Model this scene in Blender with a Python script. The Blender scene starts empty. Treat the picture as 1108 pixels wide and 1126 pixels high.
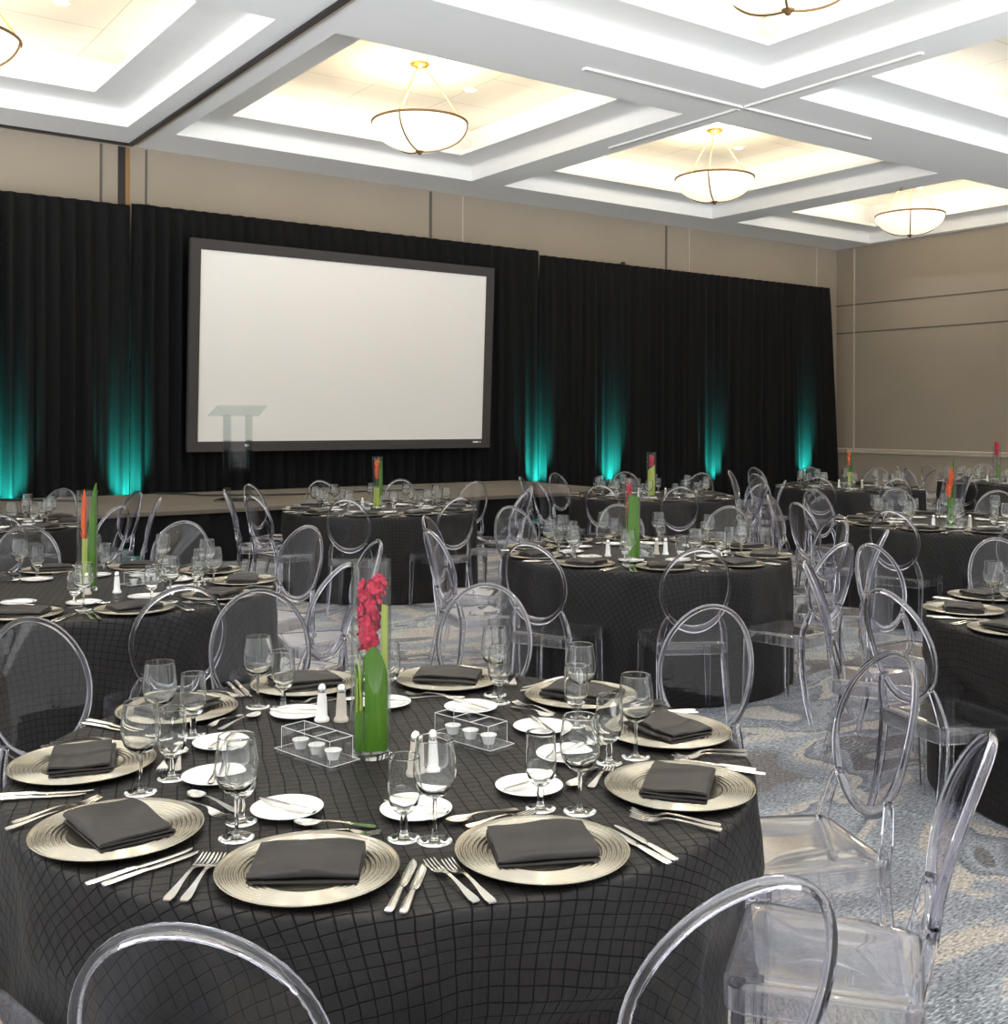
import bpy, bmesh, math, random
from mathutils import Vector, Matrix
S = bpy.context.scene
COL = S.collection
PI = math.pi
sin, cos, rad = math.sin, math.cos, math.radians

# ------------------------------------------------------------------ camera
YAW = rad(35.58); CAMH = 1.62; FPX = 1192.0
FV = (sin(YAW), cos(YAW)); RV = (cos(YAW), -sin(YAW))
cam = bpy.data.cameras.new('camera')
cam.sensor_fit = 'HORIZONTAL'; cam.sensor_width = 36
cam.lens = 36 * FPX / 1108
cam.shift_x = 0; cam.shift_y = -(563 - 461.3) / 1108
cam.clip_start = 0.05; cam.clip_end = 100
camo = bpy.data.objects.new('camera', cam); COL.objects.link(camo)
camo.location = (0, 0, CAMH)
camo.rotation_euler = (PI / 2, rad(0.17), -YAW)
camo.rotation_mode = 'XYZ'
M = Matrix.Rotation(-YAW, 4, 'Z') @ Matrix.Rotation(PI / 2, 4, 'X') @ Matrix.Rotation(rad(0.17), 4, 'Z')
camo.rotation_euler = M.to_euler()
S.camera = camo

# ------------------------------------------------------------------ world, exposure
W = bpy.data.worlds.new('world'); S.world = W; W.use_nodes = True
bg = W.node_tree.nodes['Background']
# added fill through the unbuilt side, boosted below the horizon to lift ceiling beams
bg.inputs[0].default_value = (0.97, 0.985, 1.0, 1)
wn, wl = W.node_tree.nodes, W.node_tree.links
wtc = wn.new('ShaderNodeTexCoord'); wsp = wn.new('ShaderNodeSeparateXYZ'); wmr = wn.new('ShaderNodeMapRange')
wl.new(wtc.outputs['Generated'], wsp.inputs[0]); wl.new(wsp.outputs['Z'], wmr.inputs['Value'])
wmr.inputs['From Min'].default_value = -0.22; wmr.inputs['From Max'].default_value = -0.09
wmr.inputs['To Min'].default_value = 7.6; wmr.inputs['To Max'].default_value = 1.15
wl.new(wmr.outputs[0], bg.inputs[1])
S.view_settings.view_transform = 'Standard'; S.view_settings.look = 'None'
S.view_settings.gamma = 1; S.view_settings.exposure = 0.26
S.view_settings.use_curve_mapping = False
cy = S.cycles
cy.max_bounces = 20; cy.diffuse_bounces = 4; cy.glossy_bounces = 6
cy.transmission_bounces = 20; cy.transparent_max_bounces = 48
cy.sample_clamp_indirect = 6.0; cy.blur_glossy = 0.5
COVE_W = 5.5; DOWN_W = 120.0; BOWL_E = 0.75; UP_W = 1500.0

rnd = random.Random(7)

# ------------------------------------------------------------------ mesh helpers
class MB:
    def __init__(s): s.v = []; s.f = []; s.uv = None
    def add(s, vs, fs):
        o = len(s.v); s.v += [tuple(p) for p in vs]
        s.f += [tuple(i + o for i in f) for f in fs]
        return s
    def quad(s, a, b, c, d): return s.add([a, b, c, d], [(0, 1, 2, 3)])
    def box(s, x0, x1, y0, y1, z0, z1):
        return s.add([(x0,y0,z0),(x1,y0,z0),(x1,y1,z0),(x0,y1,z0),(x0,y0,z1),(x1,y0,z1),(x1,y1,z1),(x0,y1,z1)],
                     [(0,3,2,1),(4,5,6,7),(0,1,5,4),(1,2,6,5),(2,3,7,6),(3,0,4,7)])
    def lathe(s, prof, n=32, cx=0, cy=0):
        vs = []; idx = []
        for r, z in prof:
            if r < 1e-6:
                idx.append([len(vs)] * n); vs.append((cx, cy, z))
            else:
                idx.append(list(range(len(vs), len(vs) + n)))
                vs += [(cx + r * cos(2*PI*i/n), cy + r * sin(2*PI*i/n), z) for i in range(n)]
        fs = []
        for a, b in zip(idx, idx[1:]):
            for i in range(n):
                j = (i + 1) % n
                q = []
                for k in (a[i], a[j], b[j], b[i]):
                    if k not in q: q.append(k)
                if len(q) > 2: fs.append(tuple(q))
        return s.add(vs, fs)
    def loft(s, rings, closed=False, caps=True):
        n = len(rings[0]); vs = [p for r in rings for p in r]; fs = []
        m = len(rings)
        for a in range(m if closed else m - 1):
            b = (a + 1) % m
            for i in range(n):
                j = (i + 1) % n
                fs.append((a*n+i, a*n+j, b*n+j, b*n+i))
        if caps and not closed:
            fs.append(tuple(range(n - 1, -1, -1))); fs.append(tuple((m-1)*n + i for i in range(n)))
        return s.add(vs, fs)
    def tube(s, pts, r, n=8, closed=False, caps=True):
        P = [Vector(p) for p in pts]; m = len(P); rings = []
        nrm = None
        for k in range(m):
            if closed: t = P[(k+1) % m] - P[k-1]
            else: t = P[min(k+1, m-1)] - P[max(k-1, 0)]
            t.normalize()
            if nrm is None:
                nrm = t.cross(Vector((0.13, 0.31, 1)) if abs(t.z) < .9 else Vector((1, 0.1, 0))).normalized()
            else: nrm = (nrm - t * nrm.dot(t)).normalized()
            bi = t.cross(nrm); rr = r[k] if isinstance(r, (list, tuple)) else r
            rings.append([P[k] + nrm * (rr*cos(2*PI*i/n)) + bi * (rr*sin(2*PI*i/n)) for i in range(n)])
        return s.loft(rings, closed, caps)
    def mesh(s, name, mats, smooth=50, uv=None, recalc=True):
        me = bpy.data.meshes.new(name)
        me.from_pydata(s.v, [], s.f)
        for m in (mats if isinstance(mats, list) else [mats]): me.materials.append(m)
        if recalc:
            bm = bmesh.new(); bm.from_mesh(me)
            bmesh.ops.recalc_face_normals(bm, faces=bm.faces); bm.to_mesh(me); bm.free()
        if smooth:
            me.polygons.foreach_set('use_smooth', [True] * len(me.polygons))
            me.set_sharp_from_angle(angle=rad(smooth))
        if uv:
            l = me.uv_layers.new(name='flat')
            for li, loop in enumerate(me.loops): l.data[li].uv = uv[loop.vertex_index]
        me.update()
        return me

def link(name, me, parent=None):
    o = bpy.data.objects.new(name, me); COL.objects.link(o)
    if parent: o.parent = parent
    return o
def tag(o, label, cat, group=None, kind=None):
    o['label'] = label; o['category'] = cat
    if group: o['group'] = group
    if kind: o['kind'] = kind
    return o
def empty(name, loc, rz=0):
    o = bpy.data.objects.new(name, None); COL.objects.link(o); o.empty_display_size = .05
    o.location = loc; o.rotation_euler = (0, 0, rz); return o
def struct(name, mb, mat, smooth=0, parent=None):
    o = link(name, mb.mesh(name, mat, smooth), parent)
    o['kind'] = 'structure'; return o
def proj(p):
    t = p[0]*FV[0] + p[1]*FV[1]
    if t < .05: return (-9e9, 9e9)
    x = 554 + FPX * (p[0]*RV[0] + p[1]*RV[1]) / t
    return (x, 461.3 + .003*(x-554) - FPX*(p[2]-CAMH)/t)

# ------------------------------------------------------------------ materials
def newmat(name):
    m = bpy.data.materials.new(name); m.use_nodes = True
    return m, m.node_tree.nodes, m.node_tree.links, m.node_tree.nodes['Principled BSDF']
def plain(name, col, rough=.5, metal=0, spec=.5, emit=None, es=0, sheen=0, coat=0):
    m, N, L, b = newmat(name)
    b.inputs['Base Color'].default_value = (*col, 1); b.inputs['Roughness'].default_value = rough
    b.inputs['Metallic'].default_value = metal; b.inputs['Specular IOR Level'].default_value = spec
    if emit: b.inputs['Emission Color'].default_value = (*emit, 1); b.inputs['Emission Strength'].default_value = es
    if sheen: b.inputs['Sheen Weight'].default_value = sheen; b.inputs['Sheen Roughness'].default_value = .4
    if coat: b.inputs['Coat Weight'].default_value = coat
    return m
def node(N, t, **kw):
    n = N.new(t)
    for k, v in kw.items(): setattr(n, k, v)
    return n
def noisy(name, c1, c2, scale=8, rough=.7, bump=.1, metal=0, stretch=(1, 1, 1), spec=.3, bscale=None):
    m, N, L, b = newmat(name)
    tc = node(N, 'ShaderNodeTexCoord'); mp = node(N, 'ShaderNodeMapping'); mp.inputs['Scale'].default_value = stretch
    L.new(tc.outputs['Object'], mp.inputs[0])
    nz = node(N, 'ShaderNodeTexNoise'); nz.inputs['Scale'].default_value = scale; nz.inputs['Detail'].default_value = 4
    L.new(mp.outputs[0], nz.inputs[0])
    mx = node(N, 'ShaderNodeMix', data_type='RGBA'); mx.inputs[6].default_value = (*c1, 1); mx.inputs[7].default_value = (*c2, 1)
    L.new(nz.outputs['Fac'], mx.inputs[0]); L.new(mx.outputs[2], b.inputs['Base Color'])
    b.inputs['Roughness'].default_value = rough; b.inputs['Metallic'].default_value = metal
    b.inputs['Specular IOR Level'].default_value = spec
    if bump:
        bp = node(N, 'ShaderNodeBump'); bp.inputs['Strength'].default_value = bump; bp.inputs['Distance'].default_value = .01
        n2 = node(N, 'ShaderNodeTexNoise'); n2.inputs['Scale'].default_value = bscale or scale*4
        L.new(mp.outputs[0], n2.inputs[0]); L.new(n2.outputs['Fac'], bp.inputs['Height']); L.new(bp.outputs[0], b.inputs['Normal'])
    return m
def sheet(name, face, edge, ior=1.49, rough=0.0):
    """thin clear sheet: mostly clear straight on, tinted and reflective at grazing angles"""
    m, N, L, b = newmat(name); N.remove(b); out = N['Material Output']
    tr = node(N, 'ShaderNodeBsdfTransparent'); gl = node(N, 'ShaderNodeBsdfGlossy'); gl.inputs['Roughness'].default_value = rough
    gl.inputs['Color'].default_value = (1, 1, 1, 1)
    lw = node(N, 'ShaderNodeLayerWeight'); lw.inputs['Blend'].default_value = .5
    mx = node(N, 'ShaderNodeMix', data_type='RGBA'); mx.inputs[6].default_value = (*face, 1); mx.inputs[7].default_value = (*edge, 1)
    pw = node(N, 'ShaderNodeMath', operation='POWER'); pw.inputs[1].default_value = 3
    L.new(lw.outputs['Facing'], pw.inputs[0]); L.new(pw.outputs[0], mx.inputs[0]); L.new(mx.outputs[2], tr.inputs[0])
    p5 = node(N, 'ShaderNodeMath', operation='POWER'); p5.inputs[1].default_value = 5; L.new(lw.outputs['Facing'], p5.inputs[0])
    f0 = ((ior-1)/(ior+1))**2
    fr = node(N, 'ShaderNodeMath', operation='MULTIPLY_ADD'); fr.inputs[1].default_value = 1-f0; fr.inputs[2].default_value = f0; L.new(p5.outputs[0], fr.inputs[0])
    sh = node(N, 'ShaderNodeMixShader'); L.new(fr.outputs[0], sh.inputs[0]); L.new(tr.outputs[0], sh.inputs[1]); L.new(gl.outputs[0], sh.inputs[2])
    L.new(sh.outputs[0], out.inputs[0]); return m
def glass(name, col, ior=1.49):
    m, N, L, b = newmat(name); N.remove(b); out = N['Material Output']
    g = node(N, 'ShaderNodeBsdfGlass'); g.inputs['Color'].default_value = (*col, 1); g.inputs['Roughness'].default_value = 0; g.inputs['IOR'].default_value = ior
    L.new(g.outputs[0], out.inputs[0]); return m

MAT = {}
MAT['white_paint'] = noisy('white_ceiling_paint', (.80, .81, .82), (.84, .85, .85), 3, .8, .02)
MAT['cream_panel'] = None
def mk_panel():
    m, N, L, b = newmat('coffer_tile')
    tc = node(N, 'ShaderNodeTexCoord'); br = node(N, 'ShaderNodeTexBrick')
    br.offset = 0; br.inputs['Scale'].default_value = 1; br.inputs['Brick Width'].default_value = 1.2; br.inputs['Row Height'].default_value = 1.2
    br.inputs['Mortar Size'].default_value = .008; br.inputs['Color1'].default_value = (.86, .80, .70, 1); br.inputs['Color2'].default_value = (.84, .78, .67, 1)
    br.inputs['Mortar'].default_value = (.6, .54, .44, 1)
    L.new(tc.outputs['Object'], br.inputs[0]); L.new(br.outputs['Color'], b.inputs['Base Color']); b.inputs['Roughness'].default_value = .9
    return m
MAT['cream_panel'] = mk_panel()
MAT['wall'] = noisy('tan_wall_fabric', (.300, .258, .207), (.338, .292, .237), 1.2, .85, .03, bscale=90)
MAT['wall_seam'] = plain('wall_seam', (.11, .095, .08), .8)
MAT['rail'] = plain('rail_paint', (.52, .46, .38), .5)
MAT['bronze'] = plain('bronze_strip', (.25, .15, .06), .4, .6)
MAT['dark_metal'] = plain('dark_metal', (.035, .03, .03), .4, .7)
MAT['brass'] = plain('antique_brass', (.55, .38, .10), .3, .9)
MAT['bowl'] = plain('lit_alabaster', (.9, .85, .75), .4, emit=(1, .90, .70), es=BOWL_E)
MAT['lens'] = plain('downlight_lens', (.9, .9, .9), .4, emit=(1, .95, .85), es=3.0)
MAT['drape'] = noisy('black_velour', (.006, .006, .0065), (.010, .010, .0105), 30, .9, .25, stretch=(1, 1, .05), spec=.15, bscale=60)
MAT['skirt'] = noisy('black_stage_skirt', (.006, .006, .0065), (.010, .010, .0105), 20, .9, .1, spec=.15)
MAT['stage_top'] = noisy('stage_carpet', (.09, .078, .062), (.16, .14, .11), 14, .95, .2, stretch=(.15, 1, 1), bscale=120)
MAT['screen'] = plain('screen_fabric', (.86, .85, .83), .9, spec=.1)
MAT['frame'] = noisy('screen_velvet_frame', (.055, .050, .051), (.07, .065, .066), 40, .9, .05, spec=.2)
MAT['cable'] = plain('black_cable', (.012, .012, .012), .6)
MAT['acr_sheet'] = sheet('clear_polycarbonate_sheet', (.97, .97, .982), (.66, .64, .78), 1.27)
MAT['acr_solid'] = glass('clear_polycarbonate_solid', (.955, .955, .98), 1.49)
def softglass(name, col, f, ior=1.49):
    m, N, L, b = newmat(name); N.remove(b); out = N['Material Output']
    g = node(N, 'ShaderNodeBsdfGlass'); g.inputs['Color'].default_value = (*col, 1); g.inputs['Roughness'].default_value = 0; g.inputs['IOR'].default_value = ior
    t = node(N, 'ShaderNodeBsdfTransparent'); t.inputs[0].default_value = (*col, 1)
    mx = node(N, 'ShaderNodeMixShader'); mx.inputs[0].default_value = f
    L.new(g.outputs[0], mx.inputs[1]); L.new(t.outputs[0], mx.inputs[2])
    # polished top coat
    gl = node(N, 'ShaderNodeBsdfGlossy'); gl.inputs['Roughness'].default_value = .03; gl.inputs['Color'].default_value = (1, 1, 1, 1)
    lw = node(N, 'ShaderNodeLayerWeight'); lw.inputs['Blend'].default_value = .5
    p4 = node(N, 'ShaderNodeMath', operation='POWER'); p4.inputs[1].default_value = 3.5; L.new(lw.outputs['Facing'], p4.inputs[0])
    ma = node(N, 'ShaderNodeMath', operation='MULTIPLY_ADD'); ma.inputs[1].default_value = .8; ma.inputs[2].default_value = .05; L.new(p4.outputs[0], ma.inputs[0])
    m2 = node(N, 'ShaderNodeMixShader'); L.new(ma.outputs[0], m2.inputs[0]); L.new(mx.outputs[0], m2.inputs[1]); L.new(gl.outputs[0], m2.inputs[2])
    L.new(m2.outputs[0], out.inputs[0]); return m
MAT['acr_seat'] = softglass('clear_polycarbonate_seat', (.965, .965, .985), .45)
MAT['edge'] = plain('acrylic_edge_glint', (.62, .63, .64), .25)  # pale colour paints the bright glint along the acrylic edges
MAT['glass'] = glass('clear_glass', (.985, .99, .985), 1.46)
MAT['vase'] = sheet('vase_glass', (.98, .988, .98), (.70, .76, .72), 1.33)
MAT['lectern'] = sheet('lectern_acrylic', (.955, .965, .962), (.45, .60, .56), 1.3)
MAT['tray'] = sheet('clear_tray_acrylic', (.96, .965, .965), (.75, .77, .78), 1.5)
MAT['porcelain'] = plain('white_porcelain', (.88, .87, .85), .15, coat=.3)
MAT['steel'] = plain('polished_steel', (.82, .80, .76), .16, 1)
MAT['charger'] = noisy('champagne_glass_charger', (.36, .335, .275), (.46, .43, .35), 20, .24, .05, metal=.9, bscale=200)
MAT['napkin'] = noisy('charcoal_satin', (.022, .0195, .019), (.029, .026, .025), 30, .45, .12, spec=.35, bscale=25)
MAT['salt'] = plain('salt_white', (.85, .84, .82), .35)
MAT['pepper'] = noisy('pepper_grey', (.45, .40, .34), (.60, .55, .48), 60, .4, .1)
MAT['leaf'] = noisy('leaf_green', (.03, .12, .004), (.10, .24, .012), 14, .4, .1, stretch=(3, 3, .4))
MAT['leaf_pale'] = noisy('leaf_pale', (.30, .38, .05), (.45, .48, .12), 12, .45, .1, stretch=(3, 3, .4))
MAT['pink'] = noisy('pink_petal', (.36, .002, .03), (.62, .015, .075), 30, .5, .1)
MAT['orange'] = noisy('orange_bract', (.72, .035, .003), (.85, .16, .006), 18, .45, .1)
def mk_cloth():
    m, N, L, b = newmat('black_pintuck_cloth')
    uv = node(N, 'ShaderNodeUVMap', uv_map='flat'); mp = node(N, 'ShaderNodeMapping'); mp.inputs['Rotation'].default_value = (0, 0, rad(20))
    L.new(uv.outputs[0], mp.inputs[0])
    nz = node(N, 'ShaderNodeTexNoise'); nz.inputs['Scale'].default_value = 5; nz.inputs['Detail'].default_value = 2
    L.new(uv.outputs[0], nz.inputs[0])
    wob = node(N, 'ShaderNodeMix', data_type='VECTOR') if False else None
    va = node(N, 'ShaderNodeVectorMath', operation='SCALE'); va.inputs['Scale'].default_value = .022
    L.new(nz.outputs['Color'], va.inputs[0])
    ad = node(N, 'ShaderNodeVectorMath', operation='ADD'); L.new(mp.outputs[0], ad.inputs[0]); L.new(va.outputs[0], ad.inputs[1])
    sp = node(N, 'ShaderNodeSeparateXYZ'); L.new(ad.outputs[0], sp.inputs[0])
    outs = []
    for ax, P in ((0, .034), (1, .030)):
        d = node(N, 'ShaderNodeMath', operation='DIVIDE'); d.inputs[1].default_value = P; L.new(sp.outputs[ax], d.inputs[0])
        f = node(N, 'ShaderNodeMath', operation='FRACT'); L.new(d.outputs[0], f.inputs[0])
        s1 = node(N, 'ShaderNodeMath', operation='SUBTRACT'); s1.inputs[1].default_value = .5; L.new(f.outputs[0], s1.inputs[0])
        a = node(N, 'ShaderNodeMath', operation='ABSOLUTE'); L.new(s1.outputs[0], a.inputs[0])
        outs.append(a)
    mx = node(N, 'ShaderNodeMath', operation='MAXIMUM'); L.new(outs[0].outputs[0], mx.inputs[0]); L.new(outs[1].outputs[0], mx.inputs[1])
    rp = node(N, 'ShaderNodeMapRange'); rp.inputs['From Min'].default_value = .43; rp.inputs['From Max'].default_value = .475
    rp.interpolation_type = 'SMOOTHSTEP'; L.new(mx.outputs[0], rp.inputs[0])
    c = node(N, 'ShaderNodeMix', data_type='RGBA'); c.inputs[6].default_value = (.0105, .0092, .0088, 1); c.inputs[7].default_value = (.0074, .0067, .0066, 1)  # tuck lines coloured darker to paint the shadow in the creases
    L.new(rp.outputs[0], c.inputs[0]); L.new(c.outputs[2], b.inputs['Base Color'])
    sm = node(N, 'ShaderNodeMapRange'); sm.inputs['To Min'].default_value = .34; sm.inputs['To Max'].default_value = .06
    L.new(rp.outputs[0], sm.inputs[0]); L.new(sm.outputs[0], b.inputs['Specular IOR Level'])
    b.inputs['Roughness'].default_value = .5
    n2 = node(N, 'ShaderNodeTexNoise'); n2.inputs['Scale'].default_value = 26; n2.inputs['Detail'].default_value = 3; L.new(uv.outputs[0], n2.inputs[0])
    m1 = node(N, 'ShaderNodeMath', operation='MULTIPLY_ADD'); m1.inputs[1].default_value = -1.0; L.new(rp.outputs[0], m1.inputs[0]); L.new(n2.outputs['Fac'], m1.inputs[2])
    bp = node(N, 'ShaderNodeBump'); bp.inputs['Strength'].default_value = .5; bp.inputs['Distance'].default_value = .006
    L.new(m1.outputs[0], bp.inputs['Height']); L.new(bp.outputs[0], b.inputs['Normal'])
    return m
MAT['cloth'] = mk_cloth()
def mk_carpet():
    m, N, L, b = newmat('abstract_carpet')
    tc = node(N, 'ShaderNodeTexCoord')
    mp = node(N, 'ShaderNodeMapping'); mp.inputs['Scale'].default_value = (.85, 1.35, 1); mp.inputs['Rotation'].default_value = (0, 0, rad(35))
    L.new(tc.outputs['Object'], mp.inputs[0])
    n1 = node(N, 'ShaderNodeTexNoise'); n1.inputs['Scale'].default_value = 1.0; n1.inputs['Detail'].default_value = 3; n1.inputs['Roughness'].default_value = .52; n1.inputs['Distortion'].default_value = .7
    L.new(mp.outputs[0], n1.inputs[0])
    def ramp(els, src, mode='EASE'):
        r = node(N, 'ShaderNodeValToRGB'); r.color_ramp.interpolation = mode
        r.color_ramp.elements[0].position = els[0][0]; r.color_ramp.elements[0].color = (*els[0][1], 1)
        r.color_ramp.elements[1].position = els[-1][0]; r.color_ramp.elements[1].color = (*els[-1][1], 1)
        for p, c in els[1:-1]:
            e = r.color_ramp.elements.new(p); e.color = (*c, 1)
        L.new(src, r.inputs[0]); return r
    base = ramp([(0, (.13, .12, .12)), (.36, (.15, .14, .14)), (.375, (.175, .186, .205)), (.462, (.245, .258, .278)), (.475, (.37, .335, .295)), (.508, (.38, .35, .315)), (.52, (.15, .162, .182)), (.575, (.262, .277, .298)), (.585, (.15, .14, .14)), (.64, (.13, .125, .125)), (.65, (.33, .305, .275)), (.70, (.215, .232, .255)), (1, (.18, .195, .22))], n1.outputs['Fac'])
    # fine woven speckle of darker and lighter yarns
    m2 = node(N, 'ShaderNodeMapping'); m2.inputs['Scale'].default_value = (45, 130, 1); m2.inputs['Rotation'].default_value = (0, 0, rad(-24))
    L.new(tc.outputs['Object'], m2.inputs[0])
    n2 = node(N, 'ShaderNodeTexNoise'); n2.inputs['Scale'].default_value = 1; n2.inputs['Detail'].default_value = 2; L.new(m2.outputs[0], n2.inputs[0])
    sp = ramp([(.32, (.38, .38, .39)), (.46, (.85, .85, .86)), (.55, (1, 1, 1)), (.66, (1.35, 1.38, 1.40))], n2.outputs['Fac'])
    mu = node(N, 'ShaderNodeMix', data_type='RGBA', blend_type='MULTIPLY'); mu.inputs[0].default_value = 1
    L.new(base.outputs[0], mu.inputs[6]); L.new(sp.outputs[0], mu.inputs[7])
    # pale teal dashes
    m3 = node(N, 'ShaderNodeMapping'); m3.inputs['Scale'].default_value = (30, 130, 1); m3.inputs['Rotation'].default_value = (0, 0, rad(20)); m3.inputs['Location'].default_value = (3, 7, 0)
    L.new(tc.outputs['Object'], m3.inputs[0])
    n3 = node(N, 'ShaderNodeTexNoise'); n3.inputs['Scale'].default_value = 1; n3.inputs['Detail'].default_value = 1; L.new(m3.outputs[0], n3.inputs[0])
    n4 = node(N, 'ShaderNodeTexNoise'); n4.inputs['Scale'].default_value = 1.7; L.new(tc.outputs['Object'], n4.inputs[0])
    dm = ramp([(.57, (0, 0, 0)), (.61, (1, 1, 1))], n3.outputs['Fac']); am = ramp([(.45, (0, 0, 0)), (.56, (.8, .8, .8))], n4.outputs['Fac'])
    fm = node(N, 'ShaderNodeMix', data_type='RGBA', blend_type='MULTIPLY'); fm.inputs[0].default_value = 1; L.new(dm.outputs[0], fm.inputs[6]); L.new(am.outputs[0], fm.inputs[7])
    mx = node(N, 'ShaderNodeMix', data_type='RGBA'); L.new(fm.outputs[2], mx.inputs[0]); L.new(mu.outputs[2], mx.inputs[6]); mx.inputs[7].default_value = (.40, .46, .48, 1)
    L.new(mx.outputs[2], b.inputs['Base Color']); b.inputs['Roughness'].default_value = .95; b.inputs['Specular IOR Level'].default_value = .1
    bp = node(N, 'ShaderNodeBump'); bp.inputs['Strength'].default_value = .3; bp.inputs['Distance'].default_value = .004
    n5 = node(N, 'ShaderNodeTexNoise'); n5.inputs['Scale'].default_value = 220; L.new(tc.outputs['Object'], n5.inputs[0])
    L.new(n5.outputs['Fac'], bp.inputs['Height']); L.new(bp.outputs[0], b.inputs['Normal'])
    return m
MAT['carpet'] = mk_carpet()

# ------------------------------------------------------------------ room shell
XR = 20.15; YW = 15.40; ZB = 5.43; ZL = 5.65; ZP = 6.25
X0, Y0 = -6.5, -3.0
struct('floor', MB().box(X0, XR, Y0, YW, -.1, 0), MAT['carpet'])
struct('wall_front', MB().box(X0, XR + .3, YW, YW + .3, 0, 6.6), MAT['wall'])
struct('wall_right', MB().box(XR, XR + .3, Y0, YW, 0, 6.6), MAT['wall'])
# seams and grooves of the wall panels
k = 0
for x, w, mt in ((4.17, .03, 'wall_seam'), (4.45, .10, 'dark_metal'), (4.53, .06, 'bronze'), (4.79, .025, 'wall_seam'), (9.50, .05, 'wall_seam'), (10.14, .02, 'rail'), (14.90, .045, 'wall_seam'), (15.52, .02, 'rail'), (19.45, .03, 'rail'), (-1.2, .04, 'wall_seam'), (-.6, .03, 'wall_seam')):
    k += 1
    struct('trim_%d' % k, MB().box(x - w/2, x + w/2, YW - .012, YW, 4.0, ZB - .02), MAT[mt])
for z, w in ((4.17, .03), (3.555, .03)):
    k += 1
    struct('trim_%d' % k, MB().box(XR - .008, XR, Y0, YW, z - w/2, z + w/2), MAT['wall_seam'])
for y, z1 in ((14.93, ZB - .03), (11.0, 3.5), (7.0, 3.5)):
    k += 1
    struct('trim_%d' % k, MB().box(XR - .008, XR, y - .02, y + .02, 1.0, z1), MAT['rail'])
mb = MB()
prof = [(0, .90), (.02, .905), (.035, .93), (.03, .96), (.04, .985), (.035, 1.0), (0, 1.01)]
mb.loft([[(XR - d, Y0, z) for d, z in prof], [(XR - d, YW, z) for d, z in prof]])
k += 1; struct('trim_%d' % k, mb, MAT['rail'], 40)
struct('baseboard_right', MB().box(XR - .02, XR, Y0, YW, 0, .15), MAT['rail'])

# ceiling grid of beams
CX = [(-6.0, -1.20), (-.57, 4.24), (4.87, 9.65), (10.28, 15.13), (15.80, 19.93)]
CY = [(9.68, 14.40), (3.70, 8.40), (-2.30, 2.42)]
mb = MB()
xs = sorted([X0, XR] + [v for c in CX for v in c]); ys = sorted([Y0, YW] + [v for c in CY for v in c])
def is_open(xa, xb, ya, yb):
    return any(abs(c[0]-xa) < 1e-6 and abs(c[1]-xb) < 1e-6 for c in CX) and any(abs(c[0]-ya) < 1e-6 and abs(c[1]-yb) < 1e-6 for c in CY)
for xa, xb in zip(xs, xs[1:]):
    for ya, yb in zip(ys, ys[1:]):
        if not is_open(xa, xb, ya, yb): mb.box(xa, xb, ya, yb, ZB, ZP + .1)
struct('ceiling', mb, MAT['white_paint'])
INS = .57
def ring(x0, x1, y0, y1, d, z): return [(x0+d, y0+d, z), (x1-d, y0+d, z), (x1-d, y1-d, z), (x0+d, y1-d, z)]
def coffer(c, r):
    x0, x1 = CX[c]; y0, y1 = CY[r]
    e = .004
    prof = [(e, ZB+.002), (e, ZB+.13)] + [(e + .10*(1-cos(a)), ZB + .13 + .09*sin(a)) for a in (PI/8, PI/4, 3*PI/8, PI/2)] + [(INS, ZL), (INS, ZL + .07), (INS - .03, ZL + .07), (INS - .03, ZL + .03), (.02, ZL + .03), (.02, ZP)]
    mb = MB(); rings = [ring(x0, x1, y0, y1, d, z) for d, z in prof]
    n = 4
    vs = [p for q in rings for p in q]; fs = []
    for a in range(len(rings) - 1):
        for i in range(n):
            j = (i+1) % n; fs.append((a*n+i, a*n+j, (a+1)*n+j, (a+1)*n+i))
    mb.add(vs, fs)
    o = struct('ceiling_coffer', mb, MAT['white_paint'], 30)
    mp = MB().box(x0+.02, x1-.02, y0+.02, y1-.02, ZP - .03, ZP + .05)
    struct('coffer_panel', mp, MAT['cream_panel'], parent=o)
    # strip lamps lying on the ledge, hidden from below by the lip
    cx, cyy = (x0+x1)/2, (y0+y1)/2
    for (px, py, lx, ly, ang) in ((cx, y0+.30, x1-x0-.9, .12, 0), (cx, y1-.30, x1-x0-.9, .12, 0), (x0+.30, cyy, .12, y1-y0-.9, 0), (x1-.30, cyy, .12, y1-y0-.9, 0)):
        l = bpy.data.lights.new('cove_strip', 'AREA'); l.shape = 'RECTANGLE'; l.size = lx; l.size_y = ly
        l.energy = COVE_W; l.color = (1, .90, .75)
        lo = bpy.data.objects.new('cove_strip', l); COL.objects.link(lo); lo.location = (px, py, ZL + .05); lo.rotation_euler = (PI, 0, 0)
        lo.parent = o
    return o
DL = MB().lathe([(0, -.004), (.075, -.004), (.075, -.010), (.10, -.010), (.105, 0), (0, 0)], 24).mesh('downlight', [MAT['porcelain']], 40)
DLL = MB().lathe([(0, -.012), (.07, -.011), (.07, -.005), (0, -.005)], 24).mesh('lens', [MAT['lens']], 40)
names_c = ['outermost left', 'left corner', 'second', 'third', 'right-hand']
names_r = ['wall-side', 'middle', 'near']
def downlight(x, y, label):
    e = empty('downlight', (x, y, ZP - .03)); tag(e, label, 'ceiling light', 'recessed downlights in the coffers')
    a = link('trim_ring', DL, e); b = link('lens', DLL, e)
    l = bpy.data.lights.new('downlight_lamp', 'SPOT'); l.energy = DOWN_W; l.spot_size = rad(125); l.spot_blend = .9; l.shadow_soft_size = .08
    l.color = (1, .96, .90)
    lo = bpy.data.objects.new('downlight_lamp', l); COL.objects.link(lo); lo.parent = e; lo.location = (0, 0, -.03)
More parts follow.
